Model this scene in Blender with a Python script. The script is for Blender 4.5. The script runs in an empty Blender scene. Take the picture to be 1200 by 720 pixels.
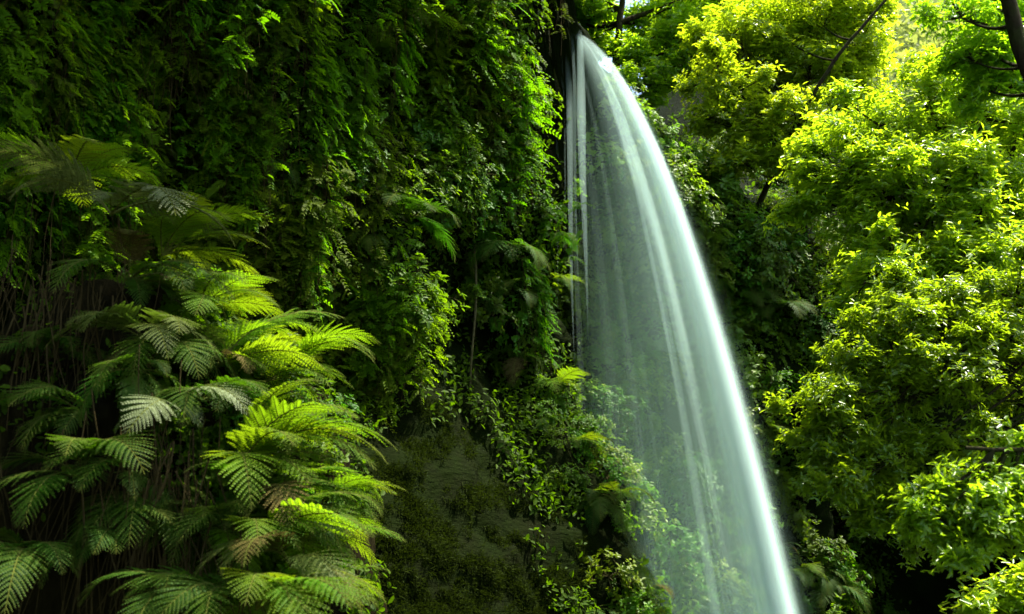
import bpy, math, random
import numpy as np
from mathutils import Vector, Matrix, noise
from mathutils.bvhtree import BVHTree

rng = np.random.default_rng(7)
random.seed(7)
S = bpy.context.scene
COL = S.collection
R = math.radians

# ------------------------------------------------------------------ camera
CAM = np.array([0.0, 0.0, 1.7]); PITCH = R(12.0); HFOV = R(50.0)
F = 600 / math.tan(HFOV / 2)
RGT = np.array([1.0, 0, 0]); FWD = np.array([0, math.cos(PITCH), math.sin(PITCH)]); UPV = np.array([0, -math.sin(PITCH), math.cos(PITCH)])
def ray(px, py):
    d = FWD + RGT * (px - 600) / F + UPV * (360 - py) / F
    return d / np.linalg.norm(d)
def at(px, py, Y):
    d = FWD + RGT * (px - 600) / F + UPV * (360 - py) / F
    return CAM + d * (Y / d[1])
cd = bpy.data.cameras.new('camera'); cam = bpy.data.objects.new('camera', cd); COL.objects.link(cam)
cam.location = CAM; cam.rotation_euler = (R(90) + PITCH, 0, 0)
cd.angle = HFOV; cd.dof.use_dof = True; cd.dof.focus_distance = 15.0; cd.dof.aperture_fstop = 1.6; cd.clip_end = 2000; cd.clip_start = 0.05
S.camera = cam

# ------------------------------------------------------------------ light
SUN = np.array([0.40, 0.13, 0.88]); SUN /= np.linalg.norm(SUN)
w = bpy.data.worlds.new('World'); S.world = w; w.use_nodes = True
nt = w.node_tree; bg = nt.nodes['Background']
sky = nt.nodes.new('ShaderNodeTexSky'); sky.sky_type = 'NISHITA'; sky.sun_disc = False
sky.sun_elevation = math.asin(SUN[2]); sky.sun_rotation = math.atan2(SUN[0], SUN[1])
sky.dust_density = 2.0
nt.links.new(sky.outputs[0], bg.inputs['Color']); bg.inputs['Strength'].default_value = 0.15
sl = bpy.data.lights.new('sun', 'SUN'); sl.energy = 5.0; sl.angle = R(0.6); sl.color = (1.0, 0.95, 0.82)
so = bpy.data.objects.new('sun', sl); COL.objects.link(so)
so.rotation_euler = Vector(SUN).to_track_quat('Z', 'Y').to_euler(); so.location = (10, 12, 30)
S.view_settings.view_transform = 'Standard'; S.view_settings.look = 'None'; S.view_settings.gamma = 1.0
S.view_settings.exposure = 1.68
cy = S.cycles
cy.use_denoising = True; cy.denoising_input_passes = 'RGB_ALBEDO'; cy.denoising_prefilter = 'ACCURATE'
cy.max_bounces = 10; cy.diffuse_bounces = 5; cy.transmission_bounces = 6; cy.transparent_max_bounces = 48; cy.volume_bounces = 2
cy.caustics_reflective = False; cy.caustics_refractive = False
cy.sample_clamp_indirect = 4.0

# ------------------------------------------------------------------ materials
def nodes(name):
    m = bpy.data.materials.new(name); m.use_nodes = True
    return m, m.node_tree, m.node_tree.nodes, m.node_tree.links
def leaf_mat(name, dark, light, trans, tfac=0.4, rough=0.45, spec=0.4, hue=0.04):
    m, t, n, l = nodes(name)
    n.clear()
    out = n.new('ShaderNodeOutputMaterial')
    geo = n.new('ShaderNodeNewGeometry'); oi = n.new('ShaderNodeObjectInfo')
    cr = n.new('ShaderNodeValToRGB')
    cr.color_ramp.elements[0].color = (*dark, 1); cr.color_ramp.elements[1].color = (*light, 1)
    l.new(geo.outputs['Random Per Island'], cr.inputs[0])
    hs = n.new('ShaderNodeHueSaturation')
    mr = n.new('ShaderNodeMapRange'); mr.inputs['To Min'].default_value = 0.5 - hue; mr.inputs['To Max'].default_value = 0.5 + hue * 0.6
    l.new(oi.outputs['Random'], mr.inputs['Value']); l.new(mr.outputs[0], hs.inputs['Hue'])
    mv = n.new('ShaderNodeMapRange'); mv.inputs['To Min'].default_value = 0.75; mv.inputs['To Max'].default_value = 1.25
    mm = n.new('ShaderNodeMath'); mm.operation = 'FRACT'
    m2 = n.new('ShaderNodeMath'); m2.operation = 'MULTIPLY'; m2.inputs[1].default_value = 7.31
    l.new(oi.outputs['Random'], m2.inputs[0]); l.new(m2.outputs[0], mm.inputs[0]); l.new(mm.outputs[0], mv.inputs['Value'])
    l.new(mv.outputs[0], hs.inputs['Value']); l.new(cr.outputs[0], hs.inputs['Color'])
    p = n.new('ShaderNodeBsdfPrincipled'); p.inputs['Roughness'].default_value = rough
    p.inputs['Specular IOR Level'].default_value = spec
    l.new(hs.outputs[0], p.inputs['Base Color'])
    tr = n.new('ShaderNodeBsdfTranslucent')
    mx = n.new('ShaderNodeMix'); mx.data_type = 'RGBA'; mx.blend_type = 'MULTIPLY'; mx.inputs[0].default_value = 0.0
    hs2 = n.new('ShaderNodeHueSaturation'); hs2.inputs['Color'].default_value = (*trans, 1)
    l.new(mr.outputs[0], hs2.inputs['Hue']); l.new(mv.outputs[0], hs2.inputs['Value'])
    l.new(hs2.outputs[0], tr.inputs['Color'])
    ms = n.new('ShaderNodeMixShader'); ms.inputs[0].default_value = tfac
    l.new(p.outputs[0], ms.inputs[1]); l.new(tr.outputs[0], ms.inputs[2]); l.new(ms.outputs[0], out.inputs['Surface'])
    return m
def rough_mat(name, c1, c2, c3=None, scale=6.0, bump=0.4, rough=0.9, stretch=(1, 1, 1), moss=0.5):
    m, t, n, l = nodes(name)
    p = n['Principled BSDF']; p.inputs['Roughness'].default_value = rough; p.inputs['Specular IOR Level'].default_value = 0.03
    tc = n.new('ShaderNodeNewGeometry'); mp = n.new('ShaderNodeMapping'); mp.inputs['Scale'].default_value = stretch
    l.new(tc.outputs['Position'], mp.inputs[0])
    a = n.new('ShaderNodeTexNoise'); a.inputs['Scale'].default_value = scale; a.inputs['Detail'].default_value = 10; a.inputs['Roughness'].default_value = 0.65
    l.new(mp.outputs[0], a.inputs['Vector'])
    cr = n.new('ShaderNodeValToRGB'); cr.color_ramp.elements[0].position = 0.32; cr.color_ramp.elements[1].position = 0.68
    cr.color_ramp.elements[0].color = (*c1, 1); cr.color_ramp.elements[1].color = (*c2, 1)
    l.new(a.outputs[0], cr.inputs[0]); col = cr.outputs[0]
    if c3:
        b = n.new('ShaderNodeTexNoise'); b.inputs['Scale'].default_value = scale * 0.22; b.inputs['Detail'].default_value = 8; b.inputs['Roughness'].default_value = 0.7
        l.new(tc.outputs['Position'], b.inputs['Vector'])
        rr = n.new('ShaderNodeValToRGB'); rr.color_ramp.elements[0].position = 0.5 - 0.12 + (0.5 - moss) * 0.4; rr.color_ramp.elements[1].position = 0.6 + (0.5 - moss) * 0.4
        l.new(b.outputs[0], rr.inputs[0])
        mx = n.new('ShaderNodeMix'); mx.data_type = 'RGBA'; l.new(rr.outputs[0], mx.inputs[0]); l.new(col, mx.inputs[6]); mx.inputs[7].default_value = (*c3, 1)
        col = mx.outputs[2]
    l.new(col, p.inputs['Base Color'])
    bp = n.new('ShaderNodeBump'); bp.inputs['Strength'].default_value = bump; bp.inputs['Distance'].default_value = 0.12
    l.new(a.outputs[0], bp.inputs['Height']); l.new(bp.outputs[0], p.inputs['Normal'])
    return m
M = {}
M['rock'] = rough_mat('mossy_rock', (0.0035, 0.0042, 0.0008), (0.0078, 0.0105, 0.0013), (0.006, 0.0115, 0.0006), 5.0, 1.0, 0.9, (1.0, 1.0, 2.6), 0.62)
M['earth'] = rough_mat('root_earth', (0.007, 0.006, 0.0016), (0.021, 0.017, 0.005), None, 7.0, 1.0, 0.95, (2.5, 2.5, .5))
M['floor'] = rough_mat('gorge_ground', (0.02, 0.02, 0.01), (0.06, 0.05, 0.03), (0.03, 0.05, 0.01), 1.5, 0.6)
M['hill'] = rough_mat('hill_ground', (0.06, 0.09, 0.02), (0.12, 0.15, 0.04), None, 0.3, 0.6)
M['bark'] = rough_mat('dark_bark', (0.012, 0.010, 0.005), (0.045, 0.034, 0.018), (0.03, 0.04, 0.008), 14.0, 0.8, 0.9, (1, 1, .25), 0.4)
M['twig'] = rough_mat('pale_twig', (0.04, 0.035, 0.012), (0.10, 0.09, 0.035), None, 18.0, 0.4)
M['root'] = rough_mat('dry_root', (0.022, 0.016, 0.006), (0.07, 0.052, 0.018), None, 12.0, 0.4, 0.9, (1, 1, .2))
M['rachis'] = rough_mat('fern_stalk', (0.05, 0.055, 0.008), (0.10, 0.12, 0.02), None, 20.0, 0.2)
#                                  dark                  light                   shining through
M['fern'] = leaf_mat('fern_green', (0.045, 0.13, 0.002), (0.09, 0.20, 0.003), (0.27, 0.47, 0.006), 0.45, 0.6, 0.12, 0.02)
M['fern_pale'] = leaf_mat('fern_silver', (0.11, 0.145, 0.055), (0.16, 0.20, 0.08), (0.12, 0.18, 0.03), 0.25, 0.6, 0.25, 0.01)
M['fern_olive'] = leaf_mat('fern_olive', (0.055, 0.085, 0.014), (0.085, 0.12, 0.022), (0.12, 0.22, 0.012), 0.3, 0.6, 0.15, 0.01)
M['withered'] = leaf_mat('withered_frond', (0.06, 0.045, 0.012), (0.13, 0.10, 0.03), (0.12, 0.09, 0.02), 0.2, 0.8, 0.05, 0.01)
M['fern_shaded'] = leaf_mat('fern_shaded', (0.015, 0.060, 0.002), (0.032, 0.088, 0.003), (0.07, 0.22, 0.003), 0.38, 0.6, 0.12, 0.02)  # darker copy of the fern leaf, shade put into its colour
M['vine'] = leaf_mat('vine_green', (0.034, 0.096, 0.001), (0.080, 0.165, 0.002), (0.18, 0.42, 0.002), 0.46, 0.6, 0.08, 0.03)
M['vine_olive'] = leaf_mat('vine_olive', (0.036, 0.062, 0.002), (0.078, 0.115, 0.003), (0.14, 0.27, 0.003), 0.36, 0.65, 0.08, 0.02)
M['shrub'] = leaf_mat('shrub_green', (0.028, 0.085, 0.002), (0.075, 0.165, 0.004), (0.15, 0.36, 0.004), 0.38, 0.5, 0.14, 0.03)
M['shrub_lit'] = leaf_mat('shrub_lit', (0.06, 0.13, 0.004), (0.13, 0.22, 0.008), (0.26, 0.50, 0.008), 0.42, 0.45, 0.2, 0.03)  # brighter copy of the shrub leaf, missing light put into its colour
M['cover'] = leaf_mat('creeper_green', (0.022, 0.052, 0.001), (0.066, 0.125, 0.002), (0.15, 0.32, 0.002), 0.38, 0.6, 0.08, 0.0)
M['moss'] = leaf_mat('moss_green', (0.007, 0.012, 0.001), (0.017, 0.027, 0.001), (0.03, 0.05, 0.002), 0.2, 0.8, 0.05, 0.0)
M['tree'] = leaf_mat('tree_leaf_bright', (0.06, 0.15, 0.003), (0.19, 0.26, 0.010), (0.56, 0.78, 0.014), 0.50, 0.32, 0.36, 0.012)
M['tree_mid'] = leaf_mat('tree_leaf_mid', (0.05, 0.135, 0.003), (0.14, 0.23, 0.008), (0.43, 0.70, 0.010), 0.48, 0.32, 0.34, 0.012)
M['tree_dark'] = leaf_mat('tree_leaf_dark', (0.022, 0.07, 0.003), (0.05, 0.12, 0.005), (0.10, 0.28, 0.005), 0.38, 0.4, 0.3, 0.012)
M['far'] = leaf_mat('far_forest', (0.12, 0.16, 0.03), (0.20, 0.23, 0.06), (0.40, 0.48, 0.08), 0.4, 0.6, 0.2, 0.0)  # distance haze put into the paler leaf colour

# ------------------------------------------------------------------ mesh helpers
class MB:
    def __init__(s): s.v = []; s.f = []; s.n = 0; s.mi = []
    def add(s, v, f, mi=0):
        v = np.asarray(v, float).reshape(-1, 3); f = np.asarray(f, int)
        s.v.append(v); s.f.append(f + s.n); s.mi.append(np.full(len(f), mi)); s.n += len(v)
    def tube(s, pts, rad, k=5, mi=0):
        pts = np.asarray(pts, float); n = len(pts); rad = np.broadcast_to(rad, (n,))
        d = np.gradient(pts, axis=0); d /= np.linalg.norm(d, axis=1, keepdims=True) + 1e-9
        ref = np.array([0, 0, 1.0]) if abs(d[:, 2]).mean() < 0.8 else np.array([1.0, 0.2, 0])
        a = np.cross(d, ref); a /= np.linalg.norm(a, axis=1, keepdims=True) + 1e-9; b = np.cross(d, a)
        an = np.arange(k) / k * 2 * math.pi
        v = pts[:, None] + rad[:, None, None] * (np.cos(an)[None, :, None] * a[:, None] + np.sin(an)[None, :, None] * b[:, None])
        i = np.arange(n - 1)[:, None] * k; j = np.arange(k)[None]; jn = (j + 1) % k
        q = np.stack([i + j, i + jn, i + k + jn, i + k + j], -1).reshape(-1, 4)
        s.add(v.reshape(-1, 3), q, mi)
    def leaves(s, P, D, N, L, W, tpl='leaf', mi=0):
        """N leaves: base P, direction D, face normal N, length L, width W"""
        P = np.asarray(P, float); D = np.asarray(D, float); N = np.asarray(N, float)
        D = D / (np.linalg.norm(D, axis=1, keepdims=True) + 1e-9)
        X = np.cross(D, N); X /= np.linalg.norm(X, axis=1, keepdims=True) + 1e-9
        N = np.cross(X, D)
        T = TPL[tpl]; tv = T[0]
        L = np.broadcast_to(L, (len(P),)); W = np.broadcast_to(W, (len(P),))
        v = P[:, None] + tv[None, :, 0, None] * (X * W[:, None])[:, None] + tv[None, :, 1, None] * (D * L[:, None])[:, None] + tv[None, :, 2, None] * (N * L[:, None])[:, None]
        k = len(tv)
        f = (np.arange(len(P)) * k)[:, None, None] + T[1][None]
        s.add(v.reshape(-1, 3), f.reshape(-1, 4), mi)
    def mesh(s, name, mats, smooth=False):
        me = bpy.data.meshes.new(name)
        v = np.concatenate(s.v); f = np.concatenate(s.f); mi = np.concatenate(s.mi)
        me.vertices.add(len(v)); me.vertices.foreach_set('co', v.astype(np.float32).ravel())
        me.loops.add(f.size); me.loops.foreach_set('vertex_index', f.astype(np.int32).ravel())
        me.polygons.add(len(f)); me.polygons.foreach_set('loop_start', (np.arange(len(f)) * 4).astype(np.int32))
        me.polygons.foreach_set('material_index', mi.astype(np.int32))
        for m in mats: me.materials.append(m)
        me.update(calc_edges=True); me.validate()
        if smooth: me.polygons.foreach_set('use_smooth', np.ones(len(me.polygons), bool))
        return me
TPL = {
 # x half width, y along, z lift   (two quads folded along the midrib)
 'leaf': (np.array([[0, 0, 0], [0, 1, -.10], [-.5, .30, .06], [-.36, .70, .02], [.5, .30, .06], [.36, .70, .02]]) * [1, 1, 1], np.array([[0, 1, 3, 2], [0, 4, 5, 1]])),
 'round': (np.array([[0, 0, 0], [0, 1, -.08], [-.5, .38, .08], [-.42, .78, .03], [.5, .38, .08], [.42, .78, .03]]), np.array([[0, 1, 3, 2], [0, 4, 5, 1]])),
 'pinnule': (np.array([[-.5, 0, 0], [.5, 0, 0], [.34, .7, .02], [0.0, 1, -.05]]), np.array([[0, 1, 2, 3]])),
}
def link(name, me, parent=None, loc=None):
    o = bpy.data.objects.new(name, me); COL.objects.link(o)
    if parent: o.parent = parent
    if loc is not None: o.location = loc
    return o
def tag(o, label, cat, group=None):
    o['label'] = label; o['category'] = cat
    if group: o['group'] = group
    return o
def struct(o): o['kind'] = 'structure'; return o
def stuff(o, label=None, cat=None):
    o['kind'] = 'stuff'
    if label: o['label'] = label
    if cat: o['category'] = cat
    return o
def empty(name, loc): 
    o = bpy.data.objects.new(name, None); COL.objects.link(o); o.location = loc; o.empty_display_size = 0.2
    return o
def unit(v): v = np.asarray(v, float); return v / (np.linalg.norm(v, axis=-1, keepdims=True) + 1e-9)
def rdir(n, g=rng): return unit(g.normal(size=(n, 3)))
def sm(a, b, x):
    t = np.clip((x - a) / (b - a), 0, 1); return t * t * (3 - 2 * t)

# ------------------------------------------------------------------ the gorge: cliff, bank, floor, hill
PATH = np.array([(-13, -2), (-9.5, 5), (-7.0, 9), (-5.3, 11.2), (-3.9, 12.7), (-2.25, 14.5), (-0.64, 16.4), (0.35, 17.3), (0.85, 17.75), (1.25, 18.2), (1.8, 18.9), (3.1, 19.6), (4.8, 20.1), (6.5, 20.4), (9.3, 20), (13, 18), (18, 13)], float)
seg = np.r_[0, np.cumsum(np.linalg.norm(np.diff(PATH, axis=0), axis=1))]
TOP = np.interp(np.arange(0), [0], [0])
def build_cliff():
    nu, nv1, nv2 = 340, 150, 70
    us = np.linspace(0, seg[-1], nu)
    xs = np.interp(us, seg, PATH[:, 0]); ys = np.interp(us, seg, PATH[:, 1])
    ker = np.ones(9) / 9
    xs2 = np.convolve(np.pad(xs, 4, 'edge'), ker, 'valid'); ys2 = np.convolve(np.pad(ys, 4, 'edge'), ker, 'valid')
    tx = np.gradient(xs2); ty = np.gradient(ys2); L = np.hypot(tx, ty); nx = ty / L; ny = -tx / L     # towards the camera side
    ztop = np.interp(xs, [-13, -0.6, 0.42, 0.80, 2.0, 3.0, 5.0, 7.0, 9.0, 18], [26, 24, 14.5, 10.35, 9.9, 9.2, 7.9, 6.8, 6.6, 8])
    V = np.zeros((nu, nv1 + nv2, 3))
    for i in range(nu):
        for j in range(nv1 + nv2):
            if j < nv1:
                z = -1.2 + (ztop[i] + 1.2) * (j / (nv1 - 1)); back = 0.0
            else:
                back = 18.0 * ((j - nv1 + 1) / nv2) ** 1.3; z = ztop[i] + back * (0.62 + 0.15 * math.sin(xs[i]))
            x = xs2[i]; y = ys2[i]
            o = 0.0
            fade = float(1 - sm(1.0, 8.0, back)) * .8 + .2
            if True:
                p = Vector((x * 0.45, y * 0.45, z * 0.30))
                o += 0.85 * noise.fractal(p, 1.0, 2.0, 4)
                o += 0.28 * noise.fractal(Vector((x * 1.7, y * 1.7, z * 1.1)), 1.0, 2.0, 4)
            o *= fade * (1 - .75 * float(sm(.3, .8, x) * (1 - sm(2.0, 3.0, x)) * sm(8.2, 9.6, z)))
            # smooth mossy slope that swells towards the foot of the wall
            wall = float(1 - sm(0.0, 2.5, back))
            c = wall * float(sm(-4.2, -2.4, x) * (1 - sm(0.6, 2.2, x)))
            o *= 1 - 0.6 * c * float(1 - sm(2.5, 5.0, z))
            o += c * 0.50 * max(0.0, 4.6 - z)
            if c > .01:
                o += c * .16 * (noise.fractal(Vector((x * 1.1 + z * .9, y, z * 2.4 - x * 1.2)), 1.0, 2.0, 5)) + c * .10 * abs(noise.noise(Vector((x * .8 - z * .3, y * .8, z * 3.0 + x * 1.6))))
            o += 0.24 * wall * float(1 - sm(-.6, .6, x)) * max(0.0, z - 6.0) * (1 + .03 * max(0., z - 9))      # upper wall leans out, shaped to shade the wall below
            o += wall * .034 * float(sm(1.0, 2.0, x) * (1 - sm(5.0, 6.0, x))) * max(0.0, 7.0 + 1.2 * noise.noise(Vector((x * .7, 3.3, z * .3))) - z) ** 2
            # hollow behind the fall and dark cave far right
            o -= 0.35 * wall * float(sm(0.9, 1.5, x) * (1 - sm(3.6, 4.6, x)) * sm(3.0, 8, z) * (1 - sm(9.0, 10.2, z)))
            o -= 2.6 * wall * float(sm(5.2, 6.2, x) * (1 - sm(8.4, 9.6, x)) * (1 - sm(1.8, 3.6, z)))
            o += 0.25 * wall * float(sm(0.5, 0.8, x) * (1 - sm(1.0, 1.3, x)) * sm(8.6, 10.0, z))
            V[i, j] = (x + nx[i] * o - nx[i] * back * 0.35, y + ny[i] * o + back, z)
    nv = nv1 + nv2
    i = np.arange(nu - 1)[:, None] * nv; j = np.arange(nv - 1)[None]
    q = np.stack([i + j, i + nv + j, i + nv + j + 1, i + j + 1], -1).reshape(-1, 4)
    mb = MB(); mb.add(V.reshape(-1, 3), q)
    return mb
cliff_mb = build_cliff()
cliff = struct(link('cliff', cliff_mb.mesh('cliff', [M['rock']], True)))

def blob(c, r, nu=80, nv=60, amp=0.25, fr=0.8, sd=0.0):
    mb = MB(); th = np.arange(nu) / nu * 2 * math.pi; ph = np.linspace(0.02, math.pi - 0.02, nv)
    V = np.zeros((nu, nv, 3))
    for a in range(nu):
        for b in range(nv):
            d = Vector((math.cos(th[a]) * math.sin(ph[b]), math.sin(th[a]) * math.sin(ph[b]), math.cos(ph[b])))
            p = Vector((d.x * r[0], d.y * r[1], d.z * r[2]))
            k = 1 + amp * noise.fractal(p * fr + Vector((sd, 0, 0)), 1.0, 2.0, 5)
            V[a, b] = (c[0] + p.x * k, c[1] + p.y * k, c[2] + p.z * k)
    i = np.arange(nu)[:, None]; j = np.arange(nv - 1)[None]; i2 = (i + 1) % nu
    q = np.stack([i * nv + j, i * nv + j + 1, i2 * nv + j + 1, i2 * nv + j], -1).reshape(-1, 4)
    mb.add(V.reshape(-1, 3), q); return mb
bank_mb = blob((-3.6, 10.6, 1.2), (2.15, 2.3, 2.75), 100, 80, 0.22, 0.9, 3.1)
bank = struct(link('bank', bank_mb.mesh('bank', [M['earth']], True)))

g = MB(); n = 60; xx = np.linspace(-400, 400, n)
gx, gy = np.meshgrid(xx, xx, indexing='ij')
i = np.arange(n - 1)[:, None] * n; j = np.arange(n - 1)[None]
g.add(np.stack([gx, gy, np.full_like(gx, -0.6)], -1).reshape(-1, 3), np.stack([i + j, i + n + j, i + n + j + 1, i + j + 1], -1).reshape(-1, 4))
struct(link('ground', g.mesh('ground', [M['floor']])))
# plunge pool
m, t, nn, l = nodes('pool_water'); p = nn['Principled BSDF']; p.inputs['Base Color'].default_value = (0.02, 0.05, 0.035, 1); p.inputs['Roughness'].default_value = 0.12
pm = MB(); an = np.linspace(0, 2 * math.pi, 49)[:-1]; ri = np.array([0.01, 1.6, 3.2])
V = np.stack([3.6 + np.cos(an)[:, None] * ri * 1.1, 15.4 + np.sin(an)[:, None] * ri * (1 + .1 * np.sin(3 * an))[:, None], np.full((48, 3), -0.45)], -1)
a = np.arange(48)[:, None]; b = np.arange(2)[None]; a2 = (a + 1) % 48
pm.add(V.reshape(-1, 3), np.stack([a * 3 + b, a * 3 + b + 1, a2 * 3 + b + 1, a2 * 3 + b], -1).reshape(-1, 4))
struct(link('pool', pm.mesh('pool', [m])))
# far hillside, across the valley head to the right
hb = MB(); nx_, ny_ = 90, 60
X = np.linspace(14, 130, nx_); Yv = np.linspace(58, 200, ny_)
HV = np.zeros((nx_, ny_, 3))
for a in range(nx_):
    for b in range(ny_):
        x, y = X[a], Yv[b]
        h = float(sm(16, 34, x)) * (y - 56) * 0.95 * (1 + .12 * noise.noise(Vector((x * .03, y * .03, 0)))) + 1.5 * noise.fractal(Vector((x * .12, y * .12, 3)), 1, 2, 4)
        HV[a, b] = (x, y, max(h, -1))
i = np.arange(nx_ - 1)[:, None] * ny_; j = np.arange(ny_ - 1)[None]
hb.add(HV.reshape(-1, 3), np.stack([i + j, i + ny_ + j, i + ny_ + j + 1, i + j + 1], -1).reshape(-1, 4))
struct(link('hillside', hb.mesh('hillside', [M['hill']], True)))

def bvh_of(*mbs):
    vs = []; fs = []; n0 = 0
    for mb in mbs:
        v = np.concatenate(mb.v); f = np.concatenate(mb.f); vs.append(v); fs.append(f + n0); n0 += len(v)
    return BVHTree.FromPolygons([tuple(p) for p in np.concatenate(vs)], [tuple(p) for p in np.concatenate(fs)])
BV = bvh_of(cliff_mb, bank_mb); BVC = bvh_of(cliff_mb)
def hit(px, py, tree=None):
    d = Vector(ray(px, py)); r = (tree or BV).ray_cast(Vector(CAM), d)
    if r[0] is None: return None, None
    nrm = r[1] if r[1].dot(d) < 0 else -r[1]
    return np.array(r[0]), np.array(nrm)

# forest on the far hillside: one mass nobody could count
fm = MB(); P = []
ia = rng.integers(20, nx_ - 20, 26000); ib = rng.integers(0, ny_ // 2, 26000)
base = HV[ia, ib] + rng.normal(size=(26000, 3)) * [1.0, 1.6, .3]
cell = np.floor(base[:, :2] / 3.2); hh = (np.sin(cell[:, 0] * 12.9898 + cell[:, 1] * 78.233) * 43758.5453) % 1
fx = (base[:, :2] / 3.2 - cell - .5); rr = np.hypot(fx[:, 0], fx[:, 1])
lift = np.sqrt(np.clip(.36 - rr ** 2, 0, 1)) * 3.4 + hh * 1.6
base[:, 2] += lift
fm.leaves(base, rdir(26000) + [0, -.3, .2], rdir(26000) + [0, -.5, 1.0], rng.uniform(.5, 1.0, 26000), rng.uniform(.35, .7, 26000), 'round')
stuff(link('far_forest', fm.mesh('far_forest', [M['far']])), 'sunlit forest, haze put into its pale leaves, covering the hillside seen in the gap at the top right', 'forest')

# ------------------------------------------------------------------ ground cover: small creeping leaves over the wall
def bare(px, py):
    """how bare the wall is at a place in the view (0 = leafy, 1 = bare)"""
    b = 0.0
    b = max(b, float(sm(415, 460, px) * (1 - sm(575 + (py - 480) * .36 - 30, 560 + (py - 480) * .36 + 30, px)) * sm(430, 520, py)))          # mossy slope
    b = max(b, .9 * float(sm(585, 640, px) * (1 - sm(680, 720, px)) * sm(20, 60, py) * (1 - sm(190, 260, py))))   # wet rock under the lip
    b = max(b, .9 * float(sm(1000, 1060, px) * sm(590, 650, py)))                              # cave
    b = max(b, .95 * float((1 - sm(190, 240, px)) * sm(480, 560, py)))                         # roots
    b = max(b, .85 * float((1 - sm(90, 140, px)) * sm(260, 330, py)))
    b = max(b, .5 * float(sm(470, 500, px) * (1 - sm(545, 575, px)) * sm(230, 280, py) * (1 - sm(400, 460, py))))
    b = max(b, 1.0 * float(sm(632, 642, px) * (1 - sm(690, 715, px)) * sm(-20, 5, py) * (1 - sm(110, 150, py))))   # water channel at the lip
    b = max(b, .9 * float(sm(610, 640, px) * (1 - sm(700, 730, px)) * sm(585, 620, py) * (1 - sm(680, 710, py))))
    return b
def cover():
    mb = MB(); P = []; N = []
    k = 0
    while k < 78000:
        px = rng.uniform(-130, 1330, 4000); py = rng.uniform(-110, 790, 4000)
        for a, c in zip(px, py):
            if noise.noise(Vector((a * .012, c * .012, 5))) + .55 * noise.noise(Vector((a * .045, c * .03, 9))) < -0.12 + .3 * rng.random() - .15: continue
            if rng.random() < bare(a, c) * 1.05: continue
            h, nn = hit(a, c)
            if h is None or h[1] > 34: continue
            P.append(h); N.append(nn); k += 1
    P = np.array(P); N = np.array(N); n = len(P)
    P = P + N * rng.uniform(0.0, .16, n)[:, None]
    D = unit(N * .5 + rng.normal(size=(n, 3)) * .7 + [0, 0, -.5])
    Nn = unit(N * .8 + [0, 0, .7] + rng.normal(size=(n, 3)) * .45)
    Ls = rng.uniform(.05, .12, n) * (.75 + .02 * P[:, 1])
    mb.leaves(P, D, Nn, Ls, Ls * rng.uniform(.35, .6, n), 'round')
    return mb
stuff(link('ground_cover', cover().mesh('ground_cover', [M['cover']])), 'small creeping leaves and moss carpeting the cliff face', 'ground cover')

def moss():
    mb = MB(); P = []; N = []
    while len(P) < 30000:
        px = rng.uniform(415, 700); py = rng.uniform(440, 760)
        v = noise.noise(Vector((px * .02 - py * .012, py * .03, 15))) + .6 * noise.noise(Vector((px * .07, py * .07, 4))) + .35 * float(sm(560, 720, py)) - .1
        if v < rng.uniform(-.15, .45) or rng.random() > bare(px, py) + .2: continue
        h, nn = hit(px, py, BVC)
        if h is None: continue
        P.append(h); N.append(nn)
    P = np.array(P); N = np.array(N); n = len(P)
    D = unit(N * .9 + rng.normal(size=(n, 3)) * .6 + [0, 0, -.35])
    mb.leaves(P, D, unit(N + rng.normal(size=(n, 3)) * .6), rng.uniform(.03, .09, n), rng.uniform(.006, .014, n), 'leaf')
    return mb
stuff(link('moss', moss().mesh('moss', [M['moss']])), 'thin moss growing on the bare slope at the foot of the wall', 'moss')

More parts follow.
